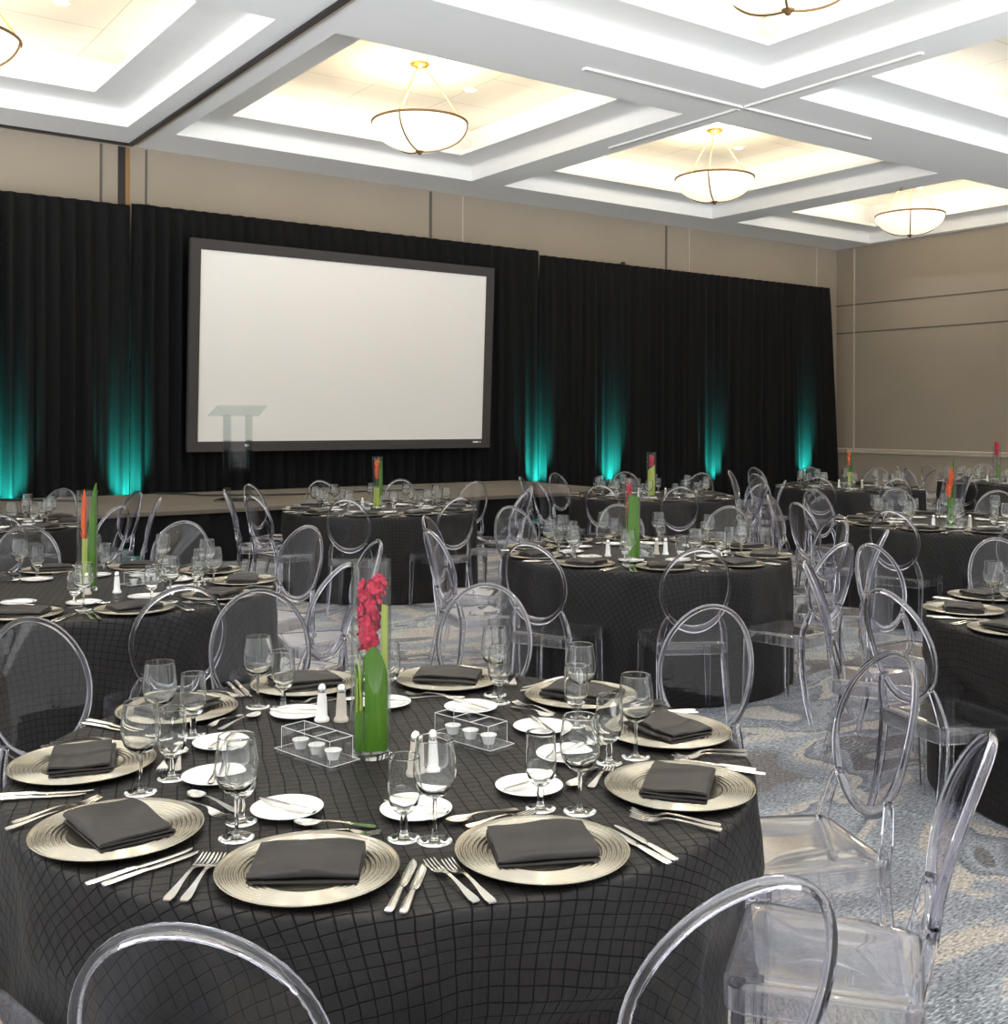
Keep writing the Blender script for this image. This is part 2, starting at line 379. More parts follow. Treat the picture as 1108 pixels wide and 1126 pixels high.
for c in range(5):
    for r in range(3):
        coffer(c, r)
        x0, x1 = CX[c]; y0, y1 = CY[r]
        for s in (0, 1):
            lab = 'small round recessed downlight, %s side of the %s coffer in the %s row' % (('left', 'right')[s], names_c[c], names_r[r])
            downlight((x0+x1)/2 + (s-.5)*2.3, (y0+y1)/2 + .55, lab)

# slots and tracks on the beams
def slot(name, x0, x1, y0, y1, label):
    o = link(name, MB().box(x0, x1, y0, y1, ZB - .025, ZB).mesh(name, MAT['porcelain'], 0)); tag(o, label, 'ceiling slot'); return o
slot('linear_diffuser', 7.52, 12.52, 9.01, 9.08, 'long white slot diffuser running from left to right across the ceiling beam')
slot('linear_diffuser', 9.99, 10.05, 6.6, 8.99, 'white slot diffuser on the beam, near half of the line pointing at the wall')
slot('linear_diffuser', 9.99, 10.05, 9.10, 11.48, 'white slot diffuser on the beam, far half of the line pointing at the wall')
k += 1; struct('trim_%d' % k, MB().box(4.50, 4.565, Y0, 15.23, ZB - .03, ZB), MAT['dark_metal'])
k += 1; struct('trim_%d' % k, MB().box(X0, 4.565, 15.23, 15.29, ZB - .03, ZB), MAT['dark_metal'])
k += 1; struct('trim_%d' % k, MB().box(4.565, 4.62, Y0, 15.23, ZB - .012, ZB), MAT['rail'])

o = link('sprinkler_head', MB().lathe([(0, -.035), (.03, -.035), (.03, -.03), (.012, -.028), (.012, -.008), (.035, -.006), (.035, 0), (0, 0)], 16).mesh('sprinkler_head', MAT['brass'], 40))
o.location = (15.62, 10.67, ZB); tag(o, 'tiny sprinkler head on the ceiling beam near the far right chandelier', 'sprinkler')
# ------------------------------------------------------------------ chandeliers
def chandelier_protos():
    R = .61; zr = 5.45; zb = 5.09
    P = {}
    prof = [(R*sin(a), zr - .005 - (zr-zb)*(cos(a))) for a in [PI/2*i/14 for i in range(15)]]
    prof2 = [(max(0, r-.012), z+.010) for r, z in reversed(prof)]
    prof2[-1] = (0, prof2[-1][1])
    P['bowl'] = MB().lathe(prof + prof2, 48).mesh('bowl', MAT['bowl'], 60)
    mb = MB(); mb.tube([(R*1.005*cos(2*PI*i/48), R*1.005*sin(2*PI*i/48), zr) for i in range(48)], .016, 8, True)
    P['rim_ring'] = mb.mesh('rim_ring', MAT['bronze'], 60)
    P['strap'] = []; P['rod'] = []
    for q in range(3):
        a0 = rad(215 + 120*q)
        pts = [((R*sin(a)+.012)*cos(a0), (R*sin(a)+.012)*sin(a0), zr - .005 - (zr-zb+.008)*cos(a)) for a in [PI/2*i/14 for i in range(15)]]
        P['strap'].append(MB().tube(pts, .010, 6).mesh('strap', MAT['bronze'], 60))
        P['rod'].append(MB().tube([(R*cos(a0), R*sin(a0), zr), (.05*cos(a0), .05*sin(a0), 6.19)], .008, 6).mesh('suspension_rod', MAT['brass'], 60))
    P['canopy'] = MB().lathe([(0, 6.15), (.03, 6.15), (.05, 6.17), (.12, 6.19), (.13, 6.205), (.13, 6.22), (0, 6.22)], 24).mesh('canopy', MAT['brass'], 40)
    P['finial'] = MB().lathe([(0, 5.035), (.02, 5.04), (.03, 5.06), (.05, 5.07), (.055, 5.085), (0, 5.09)], 16).mesh('finial', MAT['bronze'], 50)
    return P
CP = chandelier_protos()
def chandelier(x, y, label):
    e = empty('pendant_bowl_light', (x, y, 0)); tag(e, label, 'chandelier', 'bowl chandeliers hanging in the ceiling coffers')
    for nm in ('bowl', 'rim_ring', 'canopy', 'finial'): link(nm, CP[nm], e)
    for m in CP['strap']: link('strap', m, e)
    for m in CP['rod']: link('suspension_rod', m, e)
    l = bpy.data.lights.new('bowl_lamp', 'POINT'); l.energy = 60; l.color = (1, .86, .62); l.shadow_soft_size = .25
    lo = bpy.data.objects.new('bowl_lamp', l); COL.objects.link(lo); lo.parent = e; lo.location = (0, 0, 5.62)
for x, y, lab in ((7.26, 12.04, 'glowing glass bowl chandelier with bronze ring, above the projection screen'),
                  (12.7, 12.04, 'glowing bowl chandelier hung in the middle coffer, right of the screen'),
                  (17.9, 12.04, 'small far bowl chandelier hanging next to the right wall'),
                  (1.83, 12.04, 'bowl chandelier cut off by the left edge, only its ring showing'),
                  (7.26, 6.05, 'chandelier cut off by the top edge, only its bottom knob showing')):
    chandelier(x, y, lab)

# ------------------------------------------------------------------ drapes, screen, stage, lectern
def drape(x0, x1, y, z1, label, seed, x1b=None, parent_bits=()):
    r = random.Random(seed); mb = MB()
    n = int((x1-x0)/.022); zs = [0.01, .5, 1.0, 1.6, 2.3, 3.0, 3.7, 4.2, z1-.08, z1]
    ph = []; p = 0
    x = 0; steps = (x1-x0)/n
    w = .13
    for i in range(n+1):
        ph.append(p); p += 2*PI*steps/w
        w += (r.choice((.08, .11, .16, .30, .42)) - w)*.13
    am = []; a = .05
    for i in range(n+1):
        am.append(a); a += (r.choice((.01, .02, .04, .10)) - a)*.10
    vs = []; fs = []
    for zi, z in enumerate(zs):
        t = z/z1
        for i in range(n+1):
            xx = x0 + steps*i
            if x1b: xx += (x1b - x1) * (1-t) * (i/n)**6
            d = am[i]*sin(ph[i] + .25*sin(3*t + i*.03)) * (1.0 - .55*max(0, (t-.9)/.1)) + .02*sin(ph[i]*2.3+1.7)*(1-t)
            vs.append((xx, y + d, z))
    m = n+1
    for zi in range(len(zs)-1):
        for i in range(n): fs.append((zi*m+i, zi*m+i+1, (zi+1)*m+i+1, (zi+1)*m+i))
    mb.add(vs, fs)
    # give the cloth a real back
    o = len(vs); mb.add([(a_, b_+.012, c_) for a_, b_, c_ in vs], [tuple(reversed(f)) for f in fs])
    for i in range(n): mb.f.append(((len(zs)-1)*m+i, (len(zs)-1)*m+i+1, o+(len(zs)-1)*m+i+1, o+(len(zs)-1)*m+i))
    for zi in range(len(zs)-1):
        mb.f.append((zi*m, (zi+1)*m, o+(zi+1)*m, o+zi*m)); mb.f.append((zi*m+n, (zi+1)*m+n, o+(zi+1)*m+n, o+zi*m+n))
    ob = link('drape', mb.mesh('drape', MAT['drape'], 180)); tag(ob, label, 'curtain', 'black pipe-and-drape panels along the stage wall')
    return ob
drape(-3.5, 4.47, 15.06, 4.54, 'black pleated drape at the far left, lit by teal uplights', 3)
drape(4.49, 11.52, 15.06, 4.57, 'black pleated drape around and behind the projection screen', 5)
drape(11.54, 19.45, 15.06, 4.50, 'black pleated drape right of the screen, ending near the right wall', 9, x1b=19.75)
for x, z, l in ((4.75, 4.60, 'stub of drape pole showing above the curtain left of the screen'), (13.60, 4.57, 'stub of drape pole showing above the right curtain')):
    mb = MB().lathe([(0, 0.0), (.02, 0.0), (.02, z-.06), (.045, z-.055), (.045, z), (0, z)], 12)
    o = link('drape_pole', mb.mesh('drape_pole', MAT['dark_metal'], 40)); o.location = (x, 15.20, 0); tag(o, l, 'pole')
# teal uplights standing on the floor at the foot of the drape
UL = MB().box(-.09, .09, -.06, .06, 0, .14).mesh('housing', MAT['dark_metal'], 0)
ULL = MB().lathe([(0, .141), (.05, .141), (.05, .15), (0, .15)], 16).mesh('lens', plain('teal_lens', (.1, .5, .5), .3, emit=(.03, .8, .7), es=2), 40)
for i, (x, pw, lab) in enumerate(((2.90, 1.0, 'teal uplight at the foot of the drape at the far left'), (4.42, 1.2, 'teal uplight at the foot of the drape left of the screen'), (11.47, 1.5, 'teal uplight at the foot of the drape just right of the screen'),
                     (13.15, 1.35, 'teal uplight, second to the right of the screen'), (15.85, .75, 'teal uplight, third to the right of the screen'), (18.6, 1.1, 'teal uplight by the drape end near the right wall'))):
    e = empty('uplight', (x, 14.72, 0)); tag(e, lab, 'stage light', 'teal uplights along the drape')
    link('housing', UL, e); link('lens', ULL, e)
    l = bpy.data.lights.new('uplight_lamp', 'SPOT'); l.energy = UP_W*pw; l.spot_size = rad(46); l.spot_blend = 1.0; l.shadow_soft_size = .04; l.color = (.02, .75, .62)
    lo = bpy.data.objects.new('uplight_lamp', l); COL.objects.link(lo); lo.parent = e; lo.location = (0, 0, .17)
    lo.rotation_euler = (PI - rad(27), 0, 0)

# projection screen
def screen():
    e = empty('projection_screen', (0, 0, 0)); tag(e, 'large blank white projection screen in a dark grey frame, set in the black drape', 'projection screen')
    yb, yt = 14.93, 14.80
    def pt(x, z, d=0): return (x, yb + (yt-yb)*(z-1.15)/(4.13-1.15) + d, z)
    x0, x1, z0, z1 = 5.22, 10.36, 1.15, 4.135
    w = .145
    mb = MB()
    mb.add([pt(x0,z0,-.04), pt(x1,z0,-.04), pt(x1,z1,-.04), pt(x0,z1,-.04), pt(x0+w,z0+w,-.03), pt(x1-w,z0+w,-.03), pt(x1-w,z1-w,-.03), pt(x0+w,z1-w,-.03),
            pt(x0,z0,.04), pt(x1,z0,.04), pt(x1,z1,.04), pt(x0,z1,.04), pt(x0+w,z0+w,.03), pt(x1-w,z0+w,.03), pt(x1-w,z1-w,.03), pt(x0+w,z1-w,.03)],
           [(0,1,5,4),(1,2,6,5),(2,3,7,6),(3,0,4,7),(8,9,13,12),(9,10,14,13),(10,11,15,14),(11,8,12,15),(0,1,9,8),(1,2,10,9),(2,3,11,10),(3,0,8,11),(4,5,13,12),(5,6,14,13),(6,7,15,14),(7,4,12,15)])
    link('frame', mb.mesh('frame', MAT['frame'], 0), e)
    mb = MB(); a = w - .005
    mb.add([pt(x0+a,z0+a,-.012), pt(x1-a,z0+a,-.012), pt(x1-a,z1-a,-.012), pt(x0+a,z1-a,-.012), pt(x0+a,z0+a,.005), pt(x1-a,z0+a,.005), pt(x1-a,z1-a,.005), pt(x0+a,z1-a,.005)],
           [(0,1,2,3),(4,5,6,7),(0,1,5,4),(1,2,6,5),(2,3,7,6),(3,0,4,7)])
    link('screen_surface', mb.mesh('screen_surface', MAT['screen'], 0), e)
    for xa, xb in ((10.02, 10.12), (10.15, 10.17)):
        p = [pt(xa, 1.235, -.045), pt(xb, 1.235, -.045), pt(xb, 1.26, -.045), pt(xa, 1.26, -.045)]
        mb = MB(); mb.loft([p, [(q[0], q[1]+.008, q[2]) for q in p]])
        link('badge', mb.mesh('badge', MAT['porcelain'], 0), e)['label'] = 'small white badge on the frame'
screen()

# stage
def stage():
    e = empty('stage', (3.5, 13.2, 0)); tag(e, 'low stage with taupe carpeted top and black skirt below the screen', 'stage')
    x0, x1, y0, y1, z = -6.4-3.5, 10.6-3.5, 11.78-13.2, 14.56-13.2, .61
    mb = MB(); 
    prof = [(y0, z-.05), (y0, z-.01), (y0+.01, z), (y1, z), (y1, z-.05)]
    mb.loft([[(x0, y, q) for y, q in prof], [(x1, y, q) for y, q in prof]])
    link('deck', mb.mesh('deck', MAT['stage_top'], 0), e)
    mb = MB(); n = 420; pts = []
    r = random.Random(4)
    per = [(x0+.03, y1-.02), (x0+.03, y0+.06), (x1-.06, y0+.06), (x1-.06, y1-.02)]
    line = []
    for (ax, ay), (bx, by) in zip(per, per[1:]):
        d = math.hypot(bx-ax, by-ay); m = int(d/.03)
        for i in range(m):
            t = i/m; nx, ny = (by-ay)/d, -(bx-ax)/d
            w = .022*sin(i*.55 + .8*sin(i*.07))
            line.append((ax+(bx-ax)*t + nx*w, ay+(by-ay)*t + ny*w))
    vs = [(x, y, .01) for x, y in line] + [(x, y, z-.05) for x, y in line]; m = len(line)
    mb.add(vs, [(i, i+1, m+i+1, m+i) for i in range(m-1)])
    link('skirt', mb.mesh('skirt', MAT['skirt'], 180, recalc=False), e)
stage()
# cable lying on the stage
mb = MB(); mb.tube([(4.62, 14.4, .627), (4.9, 14.1, .627), (5.0, 13.7, .627), (5.6, 13.35, .627), (6.2, 13.2, .627), (7.2, 13.25, .627), (8.0, 13.1, .627)], .012, 6)
tag(link('cable', mb.mesh('cable', MAT['cable'], 60)), 'black cable lying across the stage top behind the lectern', 'cable')
mb = MB(); mb.tube([(2.7, 14.3, .627), (3.3, 13.7, .627), (3.5, 13.5, .627)], .014, 6)
tag(link('cable', mb.mesh('cable', MAT['cable'], 60)), 'short black cable on the stage at the far left', 'cable')
def lectern():
    e = empty('lectern', (5.12, 12.80, .61), -YAW); tag(e, 'clear acrylic lectern with slanted top standing on the stage before the screen', 'lectern')
    for s in (-1, 1):
        link('side_panel', MB().box(s*.135-.008, s*.135+.008, -.17, .17, .02, 1.06).mesh('side_panel', MAT['lectern'], 0), e)
    link('front_panel', MB().box(-.127, .127, .05, .062, .02, 1.04).mesh('front_panel', MAT['lectern'], 0), e)
    mb = MB(); p = [(-.31, -.24, 1.04), (.31, -.24, 1.04), (.31, .22, 1.17), (-.31, .22, 1.17)]
    mb.loft([p, [(x, y, z+.012) for x, y, z in p]])
    link('top', mb.mesh('top', MAT['lectern'], 0), e)
    link('base', MB().box(-.25, .25, -.22, .22, 0.0, .018).mesh('base', MAT['lectern'], 0), e)
    mb = MB().box(-.018, .018, -.03, .03, .62, .645); link('clip', mb.mesh('clip', MAT['porcelain'], 0), e).location = (.11, .0, .05)
lectern()

# ------------------------------------------------------------------ prototypes of the table things
def chair_meshes():
    P = {}
    def yback(z, x=0): return -.195 - max(0, z-.45)*.22 - max(0, z-.6)**2*.18 + .75*x*x
    # seat: shallow tray upside down
    def outline(d, n=5):
        pts = []
        cs = [(.212, .20), (-.212, .20), (-.185, -.20), (.185, -.20)]
        rr = .05
        for i, (x, y) in enumerate(cs):
            sx = 1 if x > 0 else -1; sy = 1 if y > 0 else -1
            cx, cyy = x - sx*rr, y - sy*rr
            a0 = {(1, 1): 0, (-1, 1): 90, (-1, -1): 180, (1, -1): 270}[(sx, sy)]
            for q in range(n):
                a = rad(a0 + 90*q/(n-1)); pts.append((cx + (rr-d)*cos(a), cyy + (rr-d)*sin(a)))
        return pts
    rings = []
    for d, z in ((.014, .442), (.014, .397), (.010, .394), (.004, .394), (0, .398), (0, .444), (.0025, .452), (.008, .4575), (.015, .4595), (.05, .457), (.06, .4535), (.07, .4525)):
        k_ = {.05: .82, .06: .55, .07: .2}.get(d)
        rings.append([(x, y, z) for x, y in outline(d)] if k_ is None else [(x*k_, y*k_, z) for x, y in outline(.03)])
    mb = MB(); mb.loft(rings, False, True)
    P['seat'] = mb.mesh('seat', MAT['acr_seat'], 35)
    def rect(c, t, hw, hd, dirx=(1, 0, 0)):
        t = Vector(t).normalized(); dx = Vector(dirx); dx = (dx - t*dx.dot(t)).normalized(); dy = t.cross(dx)
        c = Vector(c); k = .6
        o = []
        for a, b in ((1, k), (k, 1), (-k, 1), (-1, k), (-1, -k), (-k, -1), (k, -1), (1, -k)): o.append(c + dx*(a*hw) + dy*(b*hd))
        return o
    def legm(pts, w):
        rings = []
        for i, p in enumerate(pts):
            a = Vector(pts[max(0, i-1)]); b = Vector(pts[min(len(pts)-1, i+1)])
            rings.append(rect(p, b - a, w[i][0], w[i][1]))
        return MB().loft(rings).mesh('leg', MAT['acr_solid'], 40)
    P['legs'] = []
    for s in (-1, 1):
        P['legs'].append(legm([(s*.198, .178, 0), (s*.192, .172, .2), (s*.186, .166, .444)], [(.011, .011), (.014, .014), (.018, .018)]))
        zz = [0, .12, .25, .36, .44, .50, .545, .58, .60]
        pts = []
        for z in zz:
            if z < .44: y = -.178 - .075*((.44-z)/.44)**2; x = .172 + .012*((.44-z)/.44)
            else:
                t = (z-.44)/.16; x = .172 - .034*t*t; y = -.178 + (yback(.60, .14) + .178)*t
            pts.append((s*x, y, z))
        ws = [(.011, .012), (.013, .013), (.014, .015), (.015, .016), (.016, .017), (.016, .015), (.015, .013), (.013, .012), (.009, .010)]
        P['legs'].append(legm(pts, ws))
    # oval ring of the back
    cz, hw, hh = .745, .182, .215
    n = 56; rings = []
    for i in range(n):
        a = 2*PI*i/n
        low = max(0, -sin(a))
        wr = .0082 + .0095*low**3; wd = .010 + .003*low
        ca, sa = cos(a), sin(a)
        x, z = hw*ca, cz + hh*sa
        c = Vector((x, yback(z, x), z)); out = Vector((ca/hw, 0, sa/hh)).normalized(); bk = Vector((0, 1, .25)).normalized()
        rings.append([c + out*(wr*p) + bk*(wd*q) for p, q in ((1, .5), (.5, 1), (-.5, 1), (-1, .5), (-1, -.5), (-.5, -1), (.5, -1), (1, -.5))])
    P['back_frame'] = MB().loft(rings, True).mesh('back_frame', MAT['acr_solid'], 60)
    # oval panel
    mb = MB(); K = 6; n = 40; th = .0025
    for side in (0, 1):
        vs = [(0, yback(cz) + (th if side else -th), cz)]; fs = []
        for kk in range(1, K+1):
            for i in range(n):
                a = 2*PI*i/n; f = kk/K
                x, z = (hw-.006)*f*cos(a), cz + (hh-.006)*f*sin(a); vs.append((x, yback(z, x) + (th if side else -th), z))
        for i in range(n):
            j = (i+1) % n; fs.append((0, 1+i, 1+j))
            for kk in range(K-1): fs.append((1+kk*n+i, 1+(kk+1)*n+i, 1+(kk+1)*n+j, 1+kk*n+j))
        if side: fs = [tuple(reversed(f)) for f in fs]
        mb.add(vs, fs)
    o = 1 + K*n
    for i in range(n):
        j = (i+1) % n; mb.f.append((1+(K-1)*n+i, 1+(K-1)*n+j, o+1+(K-1)*n+j, o+1+(K-1)*n+i))
    P['backrest_panel'] = mb.mesh('backrest_panel', MAT['acr_sheet'], 60)
    return P
CH = chair_meshes()
def chair(x, y, rz, label, group):
    e = empty('ghost_chair', (x, y, 0), rz); tag(e, label, 'chair', group)
    for nm in ('backrest_panel', 'back_frame', 'seat'): link(nm, CH[nm], e)
    for m in CH['legs']: link('leg', m, e)
    return e

# charger plate with concentric ribs
prof = [(0, .004), (.088, .004), (.096, .0065)]
for i in range(49):
    r = .098 + .066*i/48
    prof.append((r, .0075 + .0065*(i/48) + .0021*sin(2*PI*i/7)))
prof += [(.169, .0165), (.172, .0165), (.1725, .015), (.168, .011), (.10, .001), (.09, 0), (0, 0)]
CHARGER = MB().lathe(prof, 72).mesh('charger_plate', MAT['charger'], 75)
def napkin_mesh(seed, lx=.185, ly=.135, pocket=False):
    r = random.Random(seed)
    path = []
    # S-folded sheet: bottom layer, round the fold, middle layer, round the fold, top layer
    lay = [(.0028, 1), (.0105, -1), (.0185, 1)]
    nst = 9
    for li, (z, d) in enumerate(lay):
        for q in range(nst+1):
            t = q/nst; y = (-ly/2 + ly*t)*d
            path.append((y*(1-.035*li), z))
        if li < 2:
            y = ly/2*d; z2 = lay[li+1][0]; zm = (z+z2)/2; h = (z2-z)/2
            for a in (30, 90, 150): path.append((y*(1-.02*li) + d*h*sin(rad(a)), zm - h*cos(rad(a))))
    P2 = [Vector((y, z)) for y, z in path]
    nx = 12; th = .0022
    grid = []
    sk = [r.uniform(-.006, .006) for _ in range(4)]
    for i in range(nx+1):
        u = i/nx; x = -lx/2 + lx*u; row = []
        for side in (0, 1):
            seq = []
            for j, p in enumerate(P2):
                t = (P2[min(j+1, len(P2)-1)] - P2[max(j-1, 0)]).normalized(); nv = Vector((-t.y, t.x))
                q = p + nv*(th if side else -th)
                w = .0018*sin(u*9 + j*.35 + seed) + .0022*sin(u*4 - seed) + .0015*sin(j*.8+seed*2)
                zt = q.y/.02
                bulge = .006*max(0, zt-.3)*(1-abs(2*u-1)**2)
                if pocket and j > len(P2)-nst-2 and abs(u-.42) < .06: bulge -= .006*(1-abs(u-.42)/.06)
                seq.append((x*(1 - .02*zt) + sk[0]*q.x/ly, q.x + sk[1]*zt + sk[2]*(u-.5), max(.0004, q.y + (w+bulge)*min(1, max(0, zt)))))
            row.append(seq)
        grid.append(row[0] + list(reversed(row[1])))
    mb = MB(); mb.loft(grid, False, True)
    return mb.mesh('folded_napkin', MAT['napkin'], 60)
NAP = [napkin_mesh(1, .205, .15), napkin_mesh(2, .20, .155), napkin_mesh(5, .21, .145), napkin_mesh(3, .20, .14, True)]

def grid_solid(rows, th):
    """rows of (x,y,z) points -> closed thin solid"""
    m = len(rows); n = len(rows[0]); mb = MB()
    top = [p for r_ in rows for p in r_]; bot = [(x, y, z - th) for x, y, z in top]
    fs = []
    for a in range(m-1):
        for b in range(n-1):
            q = (a*n+b, a*n+b+1, (a+1)*n+b+1, (a+1)*n+b); fs.append(q); fs.append(tuple(m*n+i for i in reversed(q)))
    bd = [b for b in range(n)] + [a*n+n-1 for a in range(1, m)] + [(m-1)*n+b for b in range(n-2, -1, -1)] + [a*n for a in range(m-2, 0, -1)]
    for i in range(len(bd)):
        p, q = bd[i], bd[(i+1) % len(bd)]; fs.append((p, m*n+p, m*n+q, q))
    mb.add(top + bot, fs); return mb
def fork_mesh(L=.195):
    # handle end at y=-L/2, tine tips at +L/2
    sec = [(-.5, .004, .002), (-.495, .0075, .002), (-.44, .0095, .0025), (-.33, .0078, .004), (-.2, .0052, .007), (-.05, .0036, .010), (.08, .0034, .011), (.15, .006, .0085), (.19, .0105, .006), (.24, .0125, .004), (.29, .0128, .0032)]
    rows = []
    for y, hw, z in sec: rows.append([(hw*(-1+2*i/7), y*L, z + .0022) for i in range(8)])
    m, n = len(rows), 8
    mb = grid_solid(rows, .0022)
    # tines continue from the root row: columns (0,1),(2,3),(4,5),(6,7)
    o = len(mb.v); base = (m-1)*n
    for tnum in range(4):
        c = 2*tnum; prev_t = (base+c, base+c+1); prev_b = (m*n+base+c, m*n+base+c+1)
        for y, z, f in ((.34, .0034, 1.0), (.40, .0048, .95), (.47, .0078, .8), (.50, .0092, .35)):
            cx = .0128*(-1+2*(c+.5)/7); hw = .0128/7*f
            i0 = len(mb.v)
            mb.v += [(cx-hw, y*L, z+.0022), (cx+hw, y*L, z+.0022), (cx-hw, y*L, z), (cx+hw, y*L, z)]
            t, b = (i0, i0+1), (i0+2, i0+3)
            mb.f += [(prev_t[0], prev_t[1], t[1], t[0]), (prev_b[1], prev_b[0], b[0], b[1]), (prev_t[0], t[0], b[0], prev_b[0]), (prev_t[1], prev_b[1], b[1], t[1])]
            prev_t, prev_b = t, b
        mb.f.append((prev_t[0], prev_t[1], prev_b[1], prev_b[0]))
    # drop the closing faces at the root between tines' own columns
    keep = []
    for f in mb.f:
        s = set(f)
        drop = False
        for tnum in range(4):
            c = 2*tnum
            if s == {base+c, base+c+1, m*n+base+c, m*n+base+c+1}: drop = True
        if not drop: keep.append(f)
    mb.f = keep
    return mb.mesh('fork', MAT['steel'], 50)
def ell(y, cx, hw, cz, hh, n=10): return [(cx + hw*cos(2*PI*i/n), y, cz + hh*sin(2*PI*i/n)) for i in range(n)]
def knife_mesh(L=.225, wide=1.0, name='dinner_knife'):
    rings = []
    for y, cx, hw, hh in ((-.5, 0, .003, .002), (-.495, 0, .0075, .003), (-.45, 0, .0095, .0038), (-.30, 0, .0085, .0042), (-.12, 0, .0068, .0040), (-.07, 0, .0066, .0038), (-.05, 0, .0058, .0022), (-.02, .0005, .0085, .0012), (.05, .001, .0092, .0011), (.25, .001, .0095, .0009), (.38, .0005, .0088, .0008), (.45, -.001, .0065, .0007), (.49, -.003, .003, .0006), (.50, -.004, .0008, .0004)):
        rings.append(ell(y*L, cx*wide, hw*wide, .0045, hh))
    return MB().loft(rings).mesh(name, MAT['steel'], 50)
def spoon_mesh(L=.175):
    rows = []
    for y, hw, z, dish in ((-.5, .003, .002, 0), (-.49, .0075, .002, 0), (-.43, .009, .0025, 0), (-.3, .007, .005, 0), (-.1, .0042, .0095, 0), (.08, .0034, .0115, 0), (.16, .005, .010, .0005), (.20, .011, .008, .0035), (.26, .0165, .0072, .0062), (.33, .019, .0072, .0068), (.40, .017, .0078, .0058), (.46, .011, .0088, .003), (.495, .004, .0095, .0006)):
        rows.append([(hw*(-1+2*i/8), y*L, z + .002 - dish*(1-(-1+2*i/8)**2)) for i in range(9)])
    return grid_solid(rows, .0016).mesh('spoon', MAT['steel'], 60)
FORK = fork_mesh(); FORKS = fork_mesh(.165); KNIFE = knife_mesh(); KNIFE2 = knife_mesh(.205, .95); BKNIFE = knife_mesh(.16, .85, 'butter_knife'); SPOON = spoon_mesh()
PLATE = MB().lathe([(0, .004), (.045, .004), (.05, .005), (.064, .010), (.077, .0125), (.0785, .012), (.078, .0105), (.062, .006), (.047, .001), (.046, 0), (0, 0)], 48).mesh('bread_plate', MAT['porcelain'], 50)
def goblet(kind):
    if kind == 'wine':
        out = [(.0052, .088), (.012, .090), (.024, .097), (.036, .110), (.0425, .128), (.0445, .145), (.043, .165), (.0395, .190), (.0378, .2065), (.0375, .209)]
        th = .0014; bot = .094
        stem = [(0, .0885), (.0052, .0880), (.0042, .070), (.0038, .045), (.0042, .020), (.0065, .008), (.0065, .0055), (0, .0055)]
        fr = .036
    else:
        out = [(.0062, .050), (.012, .052), (.021, .059), (.029, .071), (.0335, .088), (.035, .105), (.0345, .125), (.0325, .150), (.03205, .1655), (.032, .168)]
        th = .0017; bot = .0575
        stem = [(0, .0505), (.0062, .050), (.0065, .045), (.0085, .034), (.0065, .022), (.0075, .012), (.009, .0085), (.009, .006), (0, .006)]
        fr = .0335
    inn = [(r - th, z + .0006) for r, z in reversed(out) if z > bot + .004]
    prof = [(0, out[0][1])] + out + [(out[-1][0]-th*.15, out[-1][1]+.0005), (out[-1][0]-th*.5, out[-1][1]+.0007), (out[-1][0]-th*.85, out[-1][1]+.0005)] + [(r, z - .0006 if z > out[-2][1] else z) for r, z in inn] + [(.006, bot+.001), (0, bot)]
    b = MB().lathe(prof, 40).mesh('bowl', MAT['glass'], 80)
    s = MB().lathe(stem, 20).mesh('stem', MAT['glass'], 80)
    foot = [(0, .0052), (.006, .0052), (.018, .0032), (fr-.002, .0022), (fr, .0014), (fr-.001, .0002), (0, .0002)]
    f = MB().lathe(foot, 36).mesh('foot', MAT['glass'], 80)
    return b, s, f
WINE = goblet('wine'); WATER = goblet('water')
def shaker_meshes(mat):
    b = MB().lathe([(0, 0), (.021, 0), (.022, .004), (.020, .010), (.0155, .016), (.014, .05), (.0115, .078), (.011, .082), (0, .082)], 12).mesh('body', mat, 40)
    c = MB().lathe([(0, .082), (.012, .082), (.0125, .09), (.011, .098), (.007, .104), (0, .106)], 16).mesh('cap', MAT['steel'], 50)
    return b, c
SALT = shaker_meshes(MAT['salt']); PEPPER = shaker_meshes(MAT['pepper'])
